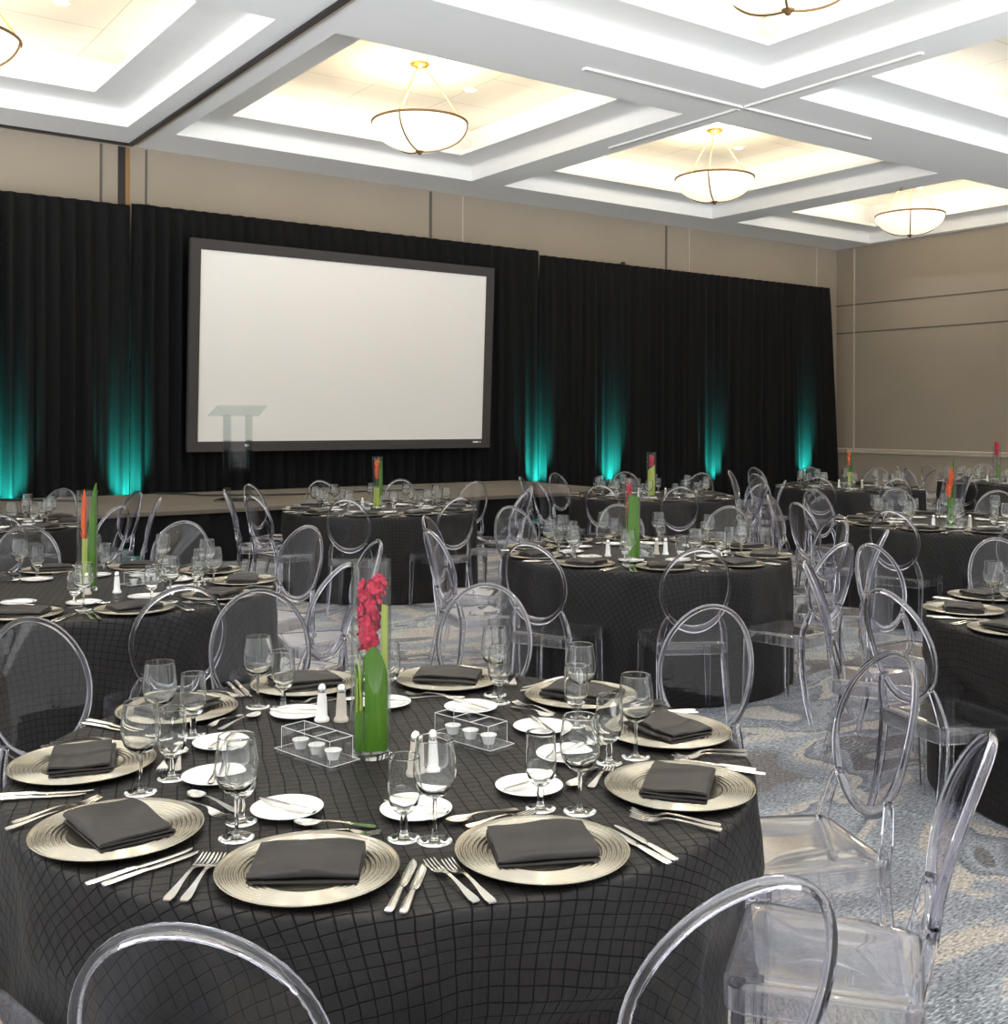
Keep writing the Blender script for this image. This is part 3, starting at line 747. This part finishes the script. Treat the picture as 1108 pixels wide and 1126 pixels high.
# clear condiment tray: base slab and a box with two dividers, two little jars inside
def tray_meshes():
    base = MB().box(-.115, .115, -.046, .046, 0, .010).mesh('base', MAT['tray'], 0)
    mb = MB(); a, b, h, t = .098, .036, .066, .003
    mb.box(-a, a, -b, -b+t, .010, h); mb.box(-a, a, b-t, b, .010, h)
    walls = MB()
    # one continuous rectangular wall loop
    o = [(-a, -b), (a, -b), (a, b), (-a, b)]; i_ = [(-a+t, -b+t), (a-t, -b+t), (a-t, b-t), (-a+t, b-t)]
    vs = [(x, y, .0102) for x, y in o] + [(x, y, h) for x, y in o] + [(x, y, h) for x, y in i_] + [(x, y, .0102) for x, y in i_]
    fs = []
    for q in range(4):
        for lv in range(4):
            n2 = (lv+1) % 4; fs.append((lv*4+q, lv*4+(q+1) % 4, n2*4+(q+1) % 4, n2*4+q))
    walls.add(vs, fs)
    w = walls.mesh('walls', MAT['tray'], 0)
    d = MB().box(-.0015, .0015, -b+t, b-t, .0102, h-.002).mesh('divider', MAT['tray'], 0)
    # pale bars added along the sheet edges paint the light they catch
    b1 = .0010
    eg = MB(); loop = [(-a, -b), (a, -b), (a, b), (-a, b)]
    def bar(p, q): eg.tube([p, q], b1, 4)
    for q in range(4):
        (xa, ya), (xb, yb) = loop[q], loop[(q+1) % 4]
        bar((xa, ya, h+.0008), (xb, yb, h+.0008)); bar((xa, ya, .011), (xa, ya, h))
    for xx in (-.033, .033): bar((xx, -b, h), (xx, b, h))
    for (xa, ya), (xb, yb) in zip([(-.115, -.046), (.115, -.046), (.115, .046), (-.115, .046)], [(.115, -.046), (.115, .046), (-.115, .046), (-.115, -.046)]): bar((xa, ya, .0098), (xb, yb, .0098))
    e_ = eg.mesh('edge_glint_bar', MAT['edge'], 0)
    return base, w, d, e_
TRAY = tray_meshes()
CUP = MB().lathe([(0, .0102), (.014, .0102), (.019, .030), (.0215, .031), (.0215, .0335), (0, .034)], 20).mesh('creamer_cup', MAT['porcelain'], 50)
# vase
def vase_meshes():
    w = MB().lathe([(.050, .012), (.0505, .02), (.0505, .494), (.0495, .4965), (.047, .494), (.047, .02), (.046, .0165)], 48).mesh('wall', MAT['vase'], 60)
    b = MB().lathe([(0, .0), (.049, 0), (.0505, .003), (.0505, .0118), (.048, .016), (.0, .018)], 48).mesh('base', MAT['glass'], 50)
    return w, b
VASE = vase_meshes()
def leaf_sheet(a0, a1, zlo, zhi_fn, r=.043, mat='leaf', n=18, m=14):
    rows = []
    for i in range(n+1):
        u = i/n; a = rad(a0 + (a1-a0)*u); zt = zhi_fn(u)
        rows.append([((r - .004*sin(u*9))*cos(a), (r - .004*sin(u*9))*sin(a), zlo + (zt-zlo)*j/m) for j in range(m+1)])
    mb = MB(); vs = [p for q in rows for p in q]; k2 = m+1
    vs2 = [(x*.97, y*.97, z) for x, y, z in vs]; N0 = len(vs); fs = []
    for i in range(n):
        for j in range(m):
            q = (i*k2+j, (i+1)*k2+j, (i+1)*k2+j+1, i*k2+j+1); fs.append(q); fs.append(tuple(N0+t for t in reversed(q)))
    bd = [j for j in range(k2)] + [i*k2+m for i in range(1, n+1)] + [n*k2+j for j in range(m-1, -1, -1)] + [i*k2 for i in range(n-1, 0, -1)]
    for i in range(len(bd)):
        p, q = bd[i], bd[(i+1) % len(bd)]; fs.append((p, N0+p, N0+q, q))
    mb.add(vs + vs2, fs)
    return mb.mesh('leaf', MAT[mat], 60)
def stem_mesh(pts, r=.004, mat='leaf'): return MB().tube(pts, r, 8).mesh('stem', MAT[mat], 60)
def petals_mesh(z0, z1, r0, r1, count, mat, seed, length=.032, width=.014, cx=0, cyy=0):
    """spike of overlapping pointed petals around a core"""
    r = random.Random(seed); mb = MB()
    mb.lathe([(0, z0), (r0*.5, z0+.004), (r1*.55, (z0+z1)/2), (r1*.3, z1-.01), (0, z1)], 12, cx, cyy)
    for i in range(count):
        t = i/count; z = z0 + (z1-z0)*t*.95; a = i*2.399 + r.uniform(-.2, .2)
        rr = r0 + (r1-r0)*sin(PI*min(1, t*.9+.1))
        up = .35 + .5*t
        d = Vector((cos(a), sin(a), 0)); s = Vector((-sin(a), cos(a), 0)); zv = Vector((0, 0, 1))
        base = Vector((cx, cyy, z)) + d*(rr*.25); L = length*r.uniform(.8, 1.15)
        rows = []
        for j in range(6):
            v = j/5; w = width*sin(PI*(.12+.88*v)**.8)*.5 if j < 5 else .0006
            c = base + d*(min(rr*.9, L*.75)*v*(1-.2*v)) + zv*(L*up*v + .010*v*v)
            rows.append([tuple(c + s*(w*(q-1)) + zv*(.003*abs(q-1)) - d*(.002*abs(q-1))) for q in range(3)])
        g = grid_solid(rows, .0012); mb.add(g.v, g.f)
    return mb.mesh('flower_head', MAT[mat], 70)
def blossom_mesh(z0, z1, n, R, mat, seed, cx=0, cyy=0, ps=.019):
    """cluster of rounded five-petalled florets round a stalk"""
    r = random.Random(seed); mb = MB()
    mb.lathe([(0, z0), (R*.35, z0+.01), (R*.45, (z0+z1)/2), (R*.3, z1-.01), (0, z1)], 12, cx, cyy)
    for i in range(n):
        t = (i+.5)/n; a = i*2.399 + r.uniform(-.3, .3); z = z0 + (z1-z0)*t
        rr = R*(.40 + .60*sin(PI*(.12+.62*t)))*r.uniform(.65, 1.0)
        d = Vector((cos(a), sin(a), .25 + r.uniform(-.2, .35))).normalized()
        c = Vector((cx, cyy, z)) + Vector((cos(a), sin(a), 0))*(rr*.72)
        u = d.cross(Vector((0, 0, 1))).normalized(); v = u.cross(d)
        for p in range(5):
            b = 2*PI*p/5 + r.uniform(-.2, .2); pd = u*cos(b) + v*sin(b); ps_ = d.cross(pd)
            rows = []
            for j in range(5):
                q = j/4; w = ps*.55*sin(PI*(.15+.75*q)); L_ = ps*r.uniform(.9, 1.1)
                m = c + pd*(L_*q) + d*(.011*q - .004*q*q + rr*.1)
                rows.append([tuple(m + ps_*(w*k_) - d*(.003*k_*k_)) for k_ in (-1, -.4, .4, 1)])
            g = grid_solid(rows, .0009); mb.add(g.v, g.f)
    return mb.mesh('flower_head', MAT[mat], 70)
FLOWERS = {}
def obj_group(parts):
    return parts
def arrangement(kind, x, y, z, rz, lab_leaf, lab_flower):
    """leaves and flower standing inside the vase, each one a thing"""
    if kind not in FLOWERS:
        if kind == 'pink':
            FLOWERS[kind] = dict(leaf=[('leaf', leaf_sheet(-104, 45, .020, lambda u: .245 + .05*sin(PI*min(1, u*1.6+.12)) - .055*u)), ('leaf', leaf_sheet(-40, 40, .02, lambda u: .39 - .02*u, .0385, 'leaf_pale')), ('leaf', leaf_sheet(130, 215, .02, lambda u: .18 + .05*sin(u*3), .038, 'leaf')), ('leaf', leaf_sheet(-165, -112, .02, lambda u: .10 + .03*u, .041, 'leaf')), ('stem', stem_mesh([(-.030, -.022, .02), (-.020, -.030, .14), (-.028, -.020, .25)], .0035, 'leaf_pale')), ('stem', stem_mesh([(-.012, -.034, .02), (-.026, -.026, .12), (-.012, -.03, .26)], .003, 'leaf')), ('stem', stem_mesh([(-.036, -.008, .02), (-.030, -.012, .2)], .004, 'leaf_pale'))],
                                 flower=[('flower_head', blossom_mesh(.268, .437, 34, .0315, 'pink', 3, -.0055, -.004, .0165)), ('flower_head', blossom_mesh(.415, .455, 8, .0135, 'pink', 5, .022, -.008, .0125)), ('stem', stem_mesh([(.0, .01, .02), (-.004, .002, .14), (-.006, 0, .27)]))])
        elif kind == 'pink_tip':
            FLOWERS[kind] = dict(leaf=[('leaf', leaf_sheet(-130, 60, .020, lambda u: .40 - .03*u)), ('leaf', leaf_sheet(60, 150, .02, lambda u: .36, .040, 'leaf_pale'))],
                                 flower=[('flower_head', blossom_mesh(.25, .47, 26, .014, 'pink', 8, -.020, -.010, .0115)), ('stem', stem_mesh([(-.01, 0, .02), (-.02, 0, .15), (-.024, -.008, .27)]))])
        elif kind == 'pink_high':
            FLOWERS[kind] = dict(leaf=[('leaf', leaf_sheet(-170, -20, .02, lambda u: .30 + .06*u, .04, 'leaf_pale')), ('leaf', leaf_sheet(0, 90, .02, lambda u: .26 - .04*u))],
                                 flower=[('flower_head', blossom_mesh(.34, .455, 26, .0265, 'pink', 4, .004, -.004, .0145)), ('stem', stem_mesh([(0, .006, .02), (.003, 0, .18), (.008, 0, .34)]))])
        elif kind == 'pink_tall':
            FLOWERS[kind] = dict(leaf=[('leaf', leaf_sheet(-100, 40, .02, lambda u: .25, .04, 'leaf'))],
                                 flower=[('flower_head', blossom_mesh(.37, .55, 28, .032, 'pink', 14, 0, 0, .02)), ('stem', stem_mesh([(0, .006, .02), (.003, 0, .18), (0, 0, .38)], .006))])
        elif kind == 'orange_left':
            FLOWERS[kind] = dict(leaf=[('leaf', leaf_sheet(-60, 70, .02, lambda u: .30 + .235*sin(PI*u)**.7, .041, 'leaf')), ('leaf', leaf_sheet(-110, -65, .02, lambda u: .26, .036, 'leaf_pale'))],
                                 flower=[('flower_head', petals_mesh(.20, .46, .012, .020, 20, 'orange', 6, .07, .014, -.012, -.01)), ('stem', stem_mesh([(-.02, 0, .02), (-.018, -.008, .22)], .006)), ('stem', stem_mesh([(.0, .01, .02), (-.006, -.006, .24)], .004))])
        elif kind == 'orange_bird':
            FLOWERS[kind] = dict(leaf=[('leaf', leaf_sheet(-40, 60, .02, lambda u: .30 + .25*sin(PI*u)**.7, .038, 'leaf')), ('leaf', leaf_sheet(-140, -60, .02, lambda u: .24, .04, 'leaf'))],
                                 flower=[('flower_head', petals_mesh(.24, .34, .018, .030, 18, 'orange', 7, .06, .02, -.012, -.01)), ('flower_head', petals_mesh(.33, .44, .018, .028, 18, 'orange', 8, .06, .02, .012, 0)), ('stem', stem_mesh([(0, 0, .02), (0, 0, .26)], .005))])
        else:
            FLOWERS[kind] = dict(leaf=[('leaf', leaf_sheet(-60, 80, .02, lambda u: .40 + .08*u, .040, 'leaf')), ('leaf', leaf_sheet(-150, -60, .02, lambda u: .20, .04, 'leaf_pale'))],
                                 flower=[('flower_head', petals_mesh(.28, .45, .020, .030, 26, 'orange', 9, .045, .016, -.008, -.008)), ('stem', stem_mesh([(-.004, 0, .02), (-.006, 0, .29)], .005))])
    F = FLOWERS[kind]
    e = empty('leaf_bundle', (x, y, z), rz); tag(e, lab_leaf, 'leaves')
    for nm, m in F['leaf']: link(nm, m, e)
    e = empty('cut_flower', (x, y, z), rz); tag(e, lab_flower, 'flower')
    for nm, m in F['flower']: link(nm, m, e)

# ------------------------------------------------------------------ tablecloths
TOP = .765
def cloth_mesh(seed, dents, R=.915, off=0):
    """dents: list of (angle deg clockwise from +Y, radius limit) where a chair seat presses the drop"""
    r = random.Random(seed); n = 264
    fold = []
    comps = [(r.randint(9, 13), r.uniform(0, 6.28), .5), (r.randint(15, 22), r.uniform(0, 6.28), .42), (r.randint(26, 34), r.uniform(0, 6.28), .2)]
    vs = []; uv = []; rings = []
    radii = [0, .2, .4, .6, .75, .84, .88, .90]
    def P(rr, a, z, flat):
        vs.append((rr*sin(a), rr*cos(a), z)); uv.append((flat*sin(a), flat*cos(a)))
    for rr in radii:
        if rr == 0:
            rings.append([0]*n); P(0, 0, TOP-.0, 0); continue
        rings.append(list(range(len(vs), len(vs)+n)))
        for i in range(n): P(rr, 2*PI*i/n, TOP - (.0008 if rr > .87 else 0), rr)
    levels = [(.910, TOP-.004, .912), (R, TOP-.014, .925), (R+.002, TOP-.04, .955)]
    for rr, z, fl in levels:
        rings.append(list(range(len(vs), len(vs)+n)))
        for i in range(n): P(rr, 2*PI*i/n, z, fl)
    zs = [.66, .58, .50, .44, .38, .30, .22, .14, .07, .012]
    for z in zs:
        t = (TOP - z)/TOP
        rings.append(list(range(len(vs), len(vs)+n)))
        for i in range(n):
            a = 2*PI*i/n
            f = sum(c*sin(kk*a + p + .5*t) for kk, p, c in comps)
            rr = R + .030*t + .052*t**.8*f
            for ad, lim in dents:
                da = abs((math.degrees(a) - ad + 180) % 360 - 180)
                if da < 20 and z < .6:
                    wgt = 1 if da < 14 else (20-da)/6
                    lz = lim if z < .5 else lim + (z-.5)*.8
                    if rr > lz: rr = rr + (lz - rr)*wgt
            P(rr, a, z, .94 + (TOP - z))
    mb = MB(); mb.v = vs
    for a, b in zip(rings, rings[1:]):
        for i in range(n):
            j = (i+1) % n
            q = []
            for kk in (a[i], a[j], b[j], b[i]):
                if kk not in q: q.append(kk)
            if len(q) > 2: mb.f.append(tuple(q))
    return mb.mesh('tablecloth', MAT['cloth'], 180, uv)
def table_base():
    P = {}
    P['top'] = MB().lathe([(0, .735), (.895, .735), (.90, .74), (.90, .758), (.895, .762), (0, .762)], 72).mesh('tabletop', plain('plywood', (.3, .2, .1), .6), 40)
    P['leg'] = [MB().tube([(s*.5, t*.35, 0), (s*.5, t*.35, .735)], .015, 8).mesh('leg', MAT['dark_metal'], 60) for s in (-1, 1) for t in (-1, 1)]
    return P
TB = table_base()

# ------------------------------------------------------------------ table layout
SEATN = ['front left-of-centre', 'lower left', 'upper left', 'back left', 'back left-of-centre', 'back right-of-centre', 'back right', 'upper right', 'lower right', 'front right-of-centre']
def seat_name(ang, C):
    cd = math.degrees(math.atan2(-C[0], -C[1]))
    d = (ang - cd) % 360
    return SEATN[int(d // 36) % 10]
def inframe(x, y, z, mg=30, top=None):
    px, py = proj((x, y, z)); 
    return -mg < px < 1108+mg and py < 1126+mg
T1A = [(-64.5, 1.45), (-102.5, 1.42), (-138.5, 1.375), (-173.5, 1.39), (148, 1.39), (113.5, 1.416), (80, 1.465), (44, 1.54), (8.5, 1.502), (-25.5, 1.471)]
TABLES = [
    dict(C=(1.386, 2.433), sh='nearest table', seats=T1A, first=True, full=True, flower='pink', vase=(1.330, 2.437), vrz=-YAW, fl='pink flower spike with frilled petals in the tall vase on the nearest table', lf='broad green leaf wrapped inside the vase on the nearest table'),
    dict(C=(4.80, 5.15), sh='middle table', off=-2, flower='pink_tip', vase=(4.50, 4.94), vrz=-YAW, full=True, fl='pink flower leaning left of green leaves on the middle table', lf='upright green leaves in the vase on the middle table'),
    dict(C=(5.05, 9.08), sh='table below the screen', off=3, flower='orange', vase=(5.06, 9.15), vrz=-YAW, fl='orange flower in the vase on the table below the screen', lf='green leaves in the vase on the table below the screen'),
    dict(C=(8.45, 8.95), sh='table before the right drape', off=-6, flower='pink_high', vase=(8.3, 8.8), vrz=-YAW, fl='pink flower in the vase on the table before the right drape', lf='pale green leaves in the vase on the table before the right drape'),
    dict(C=(11.65, 8.70), sh='table at the drape end', off=-5, flower='orange', vase=(11.6, 8.66), vrz=-YAW, fl='small orange flower on the table at the drape end', lf='green leaves in the vase on the table at the drape end'),
    dict(C=(8.30, 5.18), sh='right-hand table', off=2, flower='orange_bird', vase=(7.95, 4.98), vrz=-YAW, full=True, fl='bright orange bird-like flower on the right-hand table', lf='green leaves around the orange flower on the right-hand table'),
    dict(C=(4.95, 2.15), sh='table cut by the right edge', off=-1, full=True, r=1.37),
    dict(C=(14.5, 8.20), sh='farthest table', off=10, flower='pink_tall', vase=(14.3, 8.25), vrz=-YAW, fl='tall pink flower on the farthest table, by the right wall', lf='green leaves under the pink flower on the farthest table'),
    dict(C=(1.47, 5.62), sh='left-hand table', off=0, skip=(216,), flower='orange_left', vase=(1.45, 5.58), vrz=-YAW, full=True, fl='slim orange red flower on the left-hand table', lf='tall green leaves in the vase on the left-hand table'),
    dict(C=(1.57, 9.50), sh='table beside the stage', off=3),
]
def put(name, me, x, y, z, rz, label, cat, group):
    o = link(name, me); o.location = (x, y, z); o.rotation_euler = (0, 0, rz); return tag(o, label, cat, group)
def put_parts(name, parts, x, y, z, rz, label, cat, group):
    e = empty(name, (x, y, z), rz); tag(e, label, cat, group)
    for pn, me in parts: link(pn, me, e)
    return e
def build_table(i, T):
    C = T['C']; sh = T['sh']; R_ = random.Random(100+i)
    seats = T.get('seats') or [(T['off'] + 36*q, T.get('r', 1.45) + R_.uniform(-.03, .05)) for q in range(10)]
    dents = [(a, min(.93, r - .31 - .208)) for a, r in seats]
    e = empty('round_table', (*C, 0)); tag(e, 'round banquet table under the black cloth, the %s' % sh, 'table', 'round banquet tables')
    link('tabletop', TB['top'], e)
    for m in TB['leg']: link('leg', m, e)
    c = link('tablecloth', cloth_mesh(20+i, dents)); c.location = (*C, 0)
    tag(c, 'floor-length black pintucked tablecloth on the %s' % sh, 'tablecloth', 'black tablecloths')
    for a, r in seats:
        A = rad(a); er = (sin(A), cos(A)); et = (cos(A), -sin(A)); sn = seat_name(a, C)
        def W(t, rr): return (C[0] + er[0]*rr + et[0]*t, C[1] + er[1]*rr + et[1]*t)
        lab = lambda s: '%s, %s seat of the %s' % (s, sn, sh)
        # chair
        jr = rad(R_.uniform(-7, 7)); x, y = W(R_.uniform(-.03, .03), r - .31)
        corners = [W(t, q) for t in (-.2, .2) for q in (r - .5, r + .05)]
        if a not in T.get('skip', ()) and any(inframe(px, py, z, 10) and proj((px, py, z))[0] > 8 for px, py in corners for z in (0, .96)):
            chair(x, y, PI - A + jr, lab('clear oval-backed ghost chair'), 'ghost chairs around the tables')
        # place setting
        Z = TOP + .0006
        def at(t, rr): px, py = W(t, rr); return px, py
        rr0 = .752
        px, py = at(0, rr0)
        if not inframe(px, py, Z, 60): 
            continue
        base_rz = PI - A       # local +y points to the table centre
        def item(name, me, t, rr, rz, label, cat, group, z=0.0, parts=None):
            q = at(t, rr)
            if not inframe(*q, Z, 25): return None
            if parts: return put_parts(name, parts, *q, Z + z, rz, label, cat, group)
            return put(name, me, *q, Z + z, rz, label, cat, group)
        j = lambda s: R_.uniform(-s, s)
        item('charger_plate', CHARGER, 0, rr0, j(3), lab('ribbed champagne charger plate'), 'charger plate', 'charger plates')
        ni = R_.choice((0, 1, 2, 0, 1, 3))
        nrz = base_rz + j(.15)
        if T.get('first'):
            ni, dz = {'front left-of-centre': (0, .12), 'front right-of-centre': (1, -.32), 'lower right': (2, .1), 'upper right': (3, .35), 'back right': (1, .3), 'lower left': (2, -.15), 'upper left': (3, .15)}.get(sn, (0, 0))
            nrz = base_rz + dz
        item('folded_napkin', NAP[ni], 0, rr0, nrz, lab('folded charcoal napkin'), 'napkin', 'folded napkins', .0124)
        item('fork', FORK, .186, rr0 + .045 + j(.012), base_rz + j(.04), lab('silver fork nearer the charger'), 'fork', 'silver forks')
        item('fork', FORK, .213, rr0 + .035 + j(.012), base_rz + j(.04), lab('outer silver fork'), 'fork', 'silver forks')
        item('dinner_knife', KNIFE, -.187, rr0 + .045 + j(.012), base_rz + j(.03), lab('silver knife nearer the charger'), 'knife', 'silver knives')
        item('dinner_knife', KNIFE2, -.211, rr0 + .05 + j(.012), base_rz + j(.03), lab('outer silver knife'), 'knife', 'silver knives')
        tb = rad(18 + j(2)); rb = .455 + j(.015)
        q = (rb*sin(tb), rb*cos(tb))
        item('bread_plate', PLATE, q[0], q[1], 0, lab('white bread plate'), 'plate', 'white bread plates')
        item('butter_knife', BKNIFE, q[0], q[1], base_rz + .9 + j(.5), lab('butter knife on the bread plate'), 'knife', 'butter knives', .0118)
        if T.get('full'):
            item('spoon', SPOON, .010, .520 + j(.004), base_rz + PI/2 + j(.05), lab('dessert spoon above the charger'), 'spoon', 'dessert spoons')
            item('fork', FORKS, -.015, .560 + j(.003), base_rz - PI/2 + j(.04), lab('dessert fork above the charger'), 'fork', 'dessert forks')
        tw = rad(-19.5 + j(1.5)); rw = .625 + j(.02)
        item('wine_glass', None, rw*sin(tw), rw*cos(tw), 0, lab('tall empty wine glass'), 'wine glass', 'wine glasses', parts=[('bowl', WINE[0]), ('stem', WINE[1]), ('foot', WINE[2])])
        tw = rad(-14.0 + j(1.5)); rw = .545 + j(.02)
        if T.get('first') and sn in ('front left-of-centre',): tw, rw = rad(-14.5), .583
        item('water_goblet', None, rw*sin(tw), rw*cos(tw), 0, lab('short empty water goblet'), 'goblet', 'water goblets', parts=[('bowl', WATER[0]), ('stem', WATER[1]), ('foot', WATER[2])])
    # centre of the table
    if T.get('flower'):
        vx, vy = T['vase']
        put_parts('cylinder_vase', [('wall', VASE[0]), ('base', VASE[1])], vx, vy, TOP + .0006, 0, 'tall clear cylinder vase on the %s' % sh, 'vase', 'cylinder vases')
        arrangement(T['flower'], vx, vy, TOP + .0006, T['vrz'], T['lf'], T['fl'])
    if T.get('first'): sp = [((1.368, 2.793), 'salt', 'white salt shaker left of the vase, behind the condiment tray'), ((1.412, 2.760), 'pepper', 'brownish pepper shaker just left of the vase'), ((1.345, 2.242), 'pepper', 'brownish pepper shaker right of the vase, behind the wine glass'), ((1.385, 2.228), 'salt', 'white salt shaker right of the vase, behind the wine glass')]
    elif T.get('flower'):
        vx, vy = T['vase']
        if sh == 'left-hand table': o = [(-.03, -.12), (.10, -.16)]
        elif sh == 'middle table': o = [(.30, .10), (.34, .06), (-.02, .20)]
        else: o = [(.12, -.10), (-.13, .06)]
        sp = [((vx+a, vy+b), ('pepper', 'salt', 'salt')[q], ('grey pepper shaker beside the vase', 'white salt shaker beside the vase', 'white salt shaker left of the vase')[q] + ' on the %s' % sh) for q, (a, b) in enumerate(o)]
    else: sp = []
    for (x, y), kd, lb in sp:
        if inframe(x, y, TOP, 5): put_parts(kd + '_shaker', [('body', (SALT if kd == 'salt' else PEPPER)[0]), ('cap', (SALT if kd == 'salt' else PEPPER)[1])], x, y, TOP + .0006, 0, lb, kd + ' shaker', 'salt and pepper shakers')
    if T.get('first'): tr = [((1.210, 2.50), rad(102), 'clear condiment tray left of the vase on the nearest table'), ((1.600, 2.385), rad(102), 'clear condiment tray right of the vase on the nearest table')]
    elif T.get('flower'):
        vx, vy = T['vase']
        o = {'left-hand table': (.30, .05), 'middle table': (.17, .08), 'right-hand table': (.13, .02)}.get(sh, (-.14, -.02))
        tr = [((vx+o[0], vy+o[1]), rad(60 if sh != 'left-hand table' else 20), 'clear condiment tray near the vase on the %s' % sh)]
    else: tr = []
    for q, ((x, y), rz, lb) in enumerate(tr):
        e = empty('condiment_tray', (x, y, TOP + .0006), rz); tag(e, lb, 'tray', 'condiment trays')
        link('base', TRAY[0], e); link('walls', TRAY[1], e); link('edge_glint_bar', TRAY[3], e)
        for d in (-.033, .033): link('divider', TRAY[2], e).location = (d, 0, 0)
        if T.get('first') or T.get('full'):
            for qq, d in enumerate((-.066, 0, .066)):
                px, py = x + d*cos(rz), y + d*sin(rz)
                o = put('creamer_cup', CUP, px, py, TOP + .0006, 0, '%s white creamer cup in the %s' % (('nearest', 'middle', 'farthest')[qq], lb.replace('clear condiment ', '')), 'creamer cup', 'creamer cups')
for i, T in enumerate(TABLES): build_table(i, T)
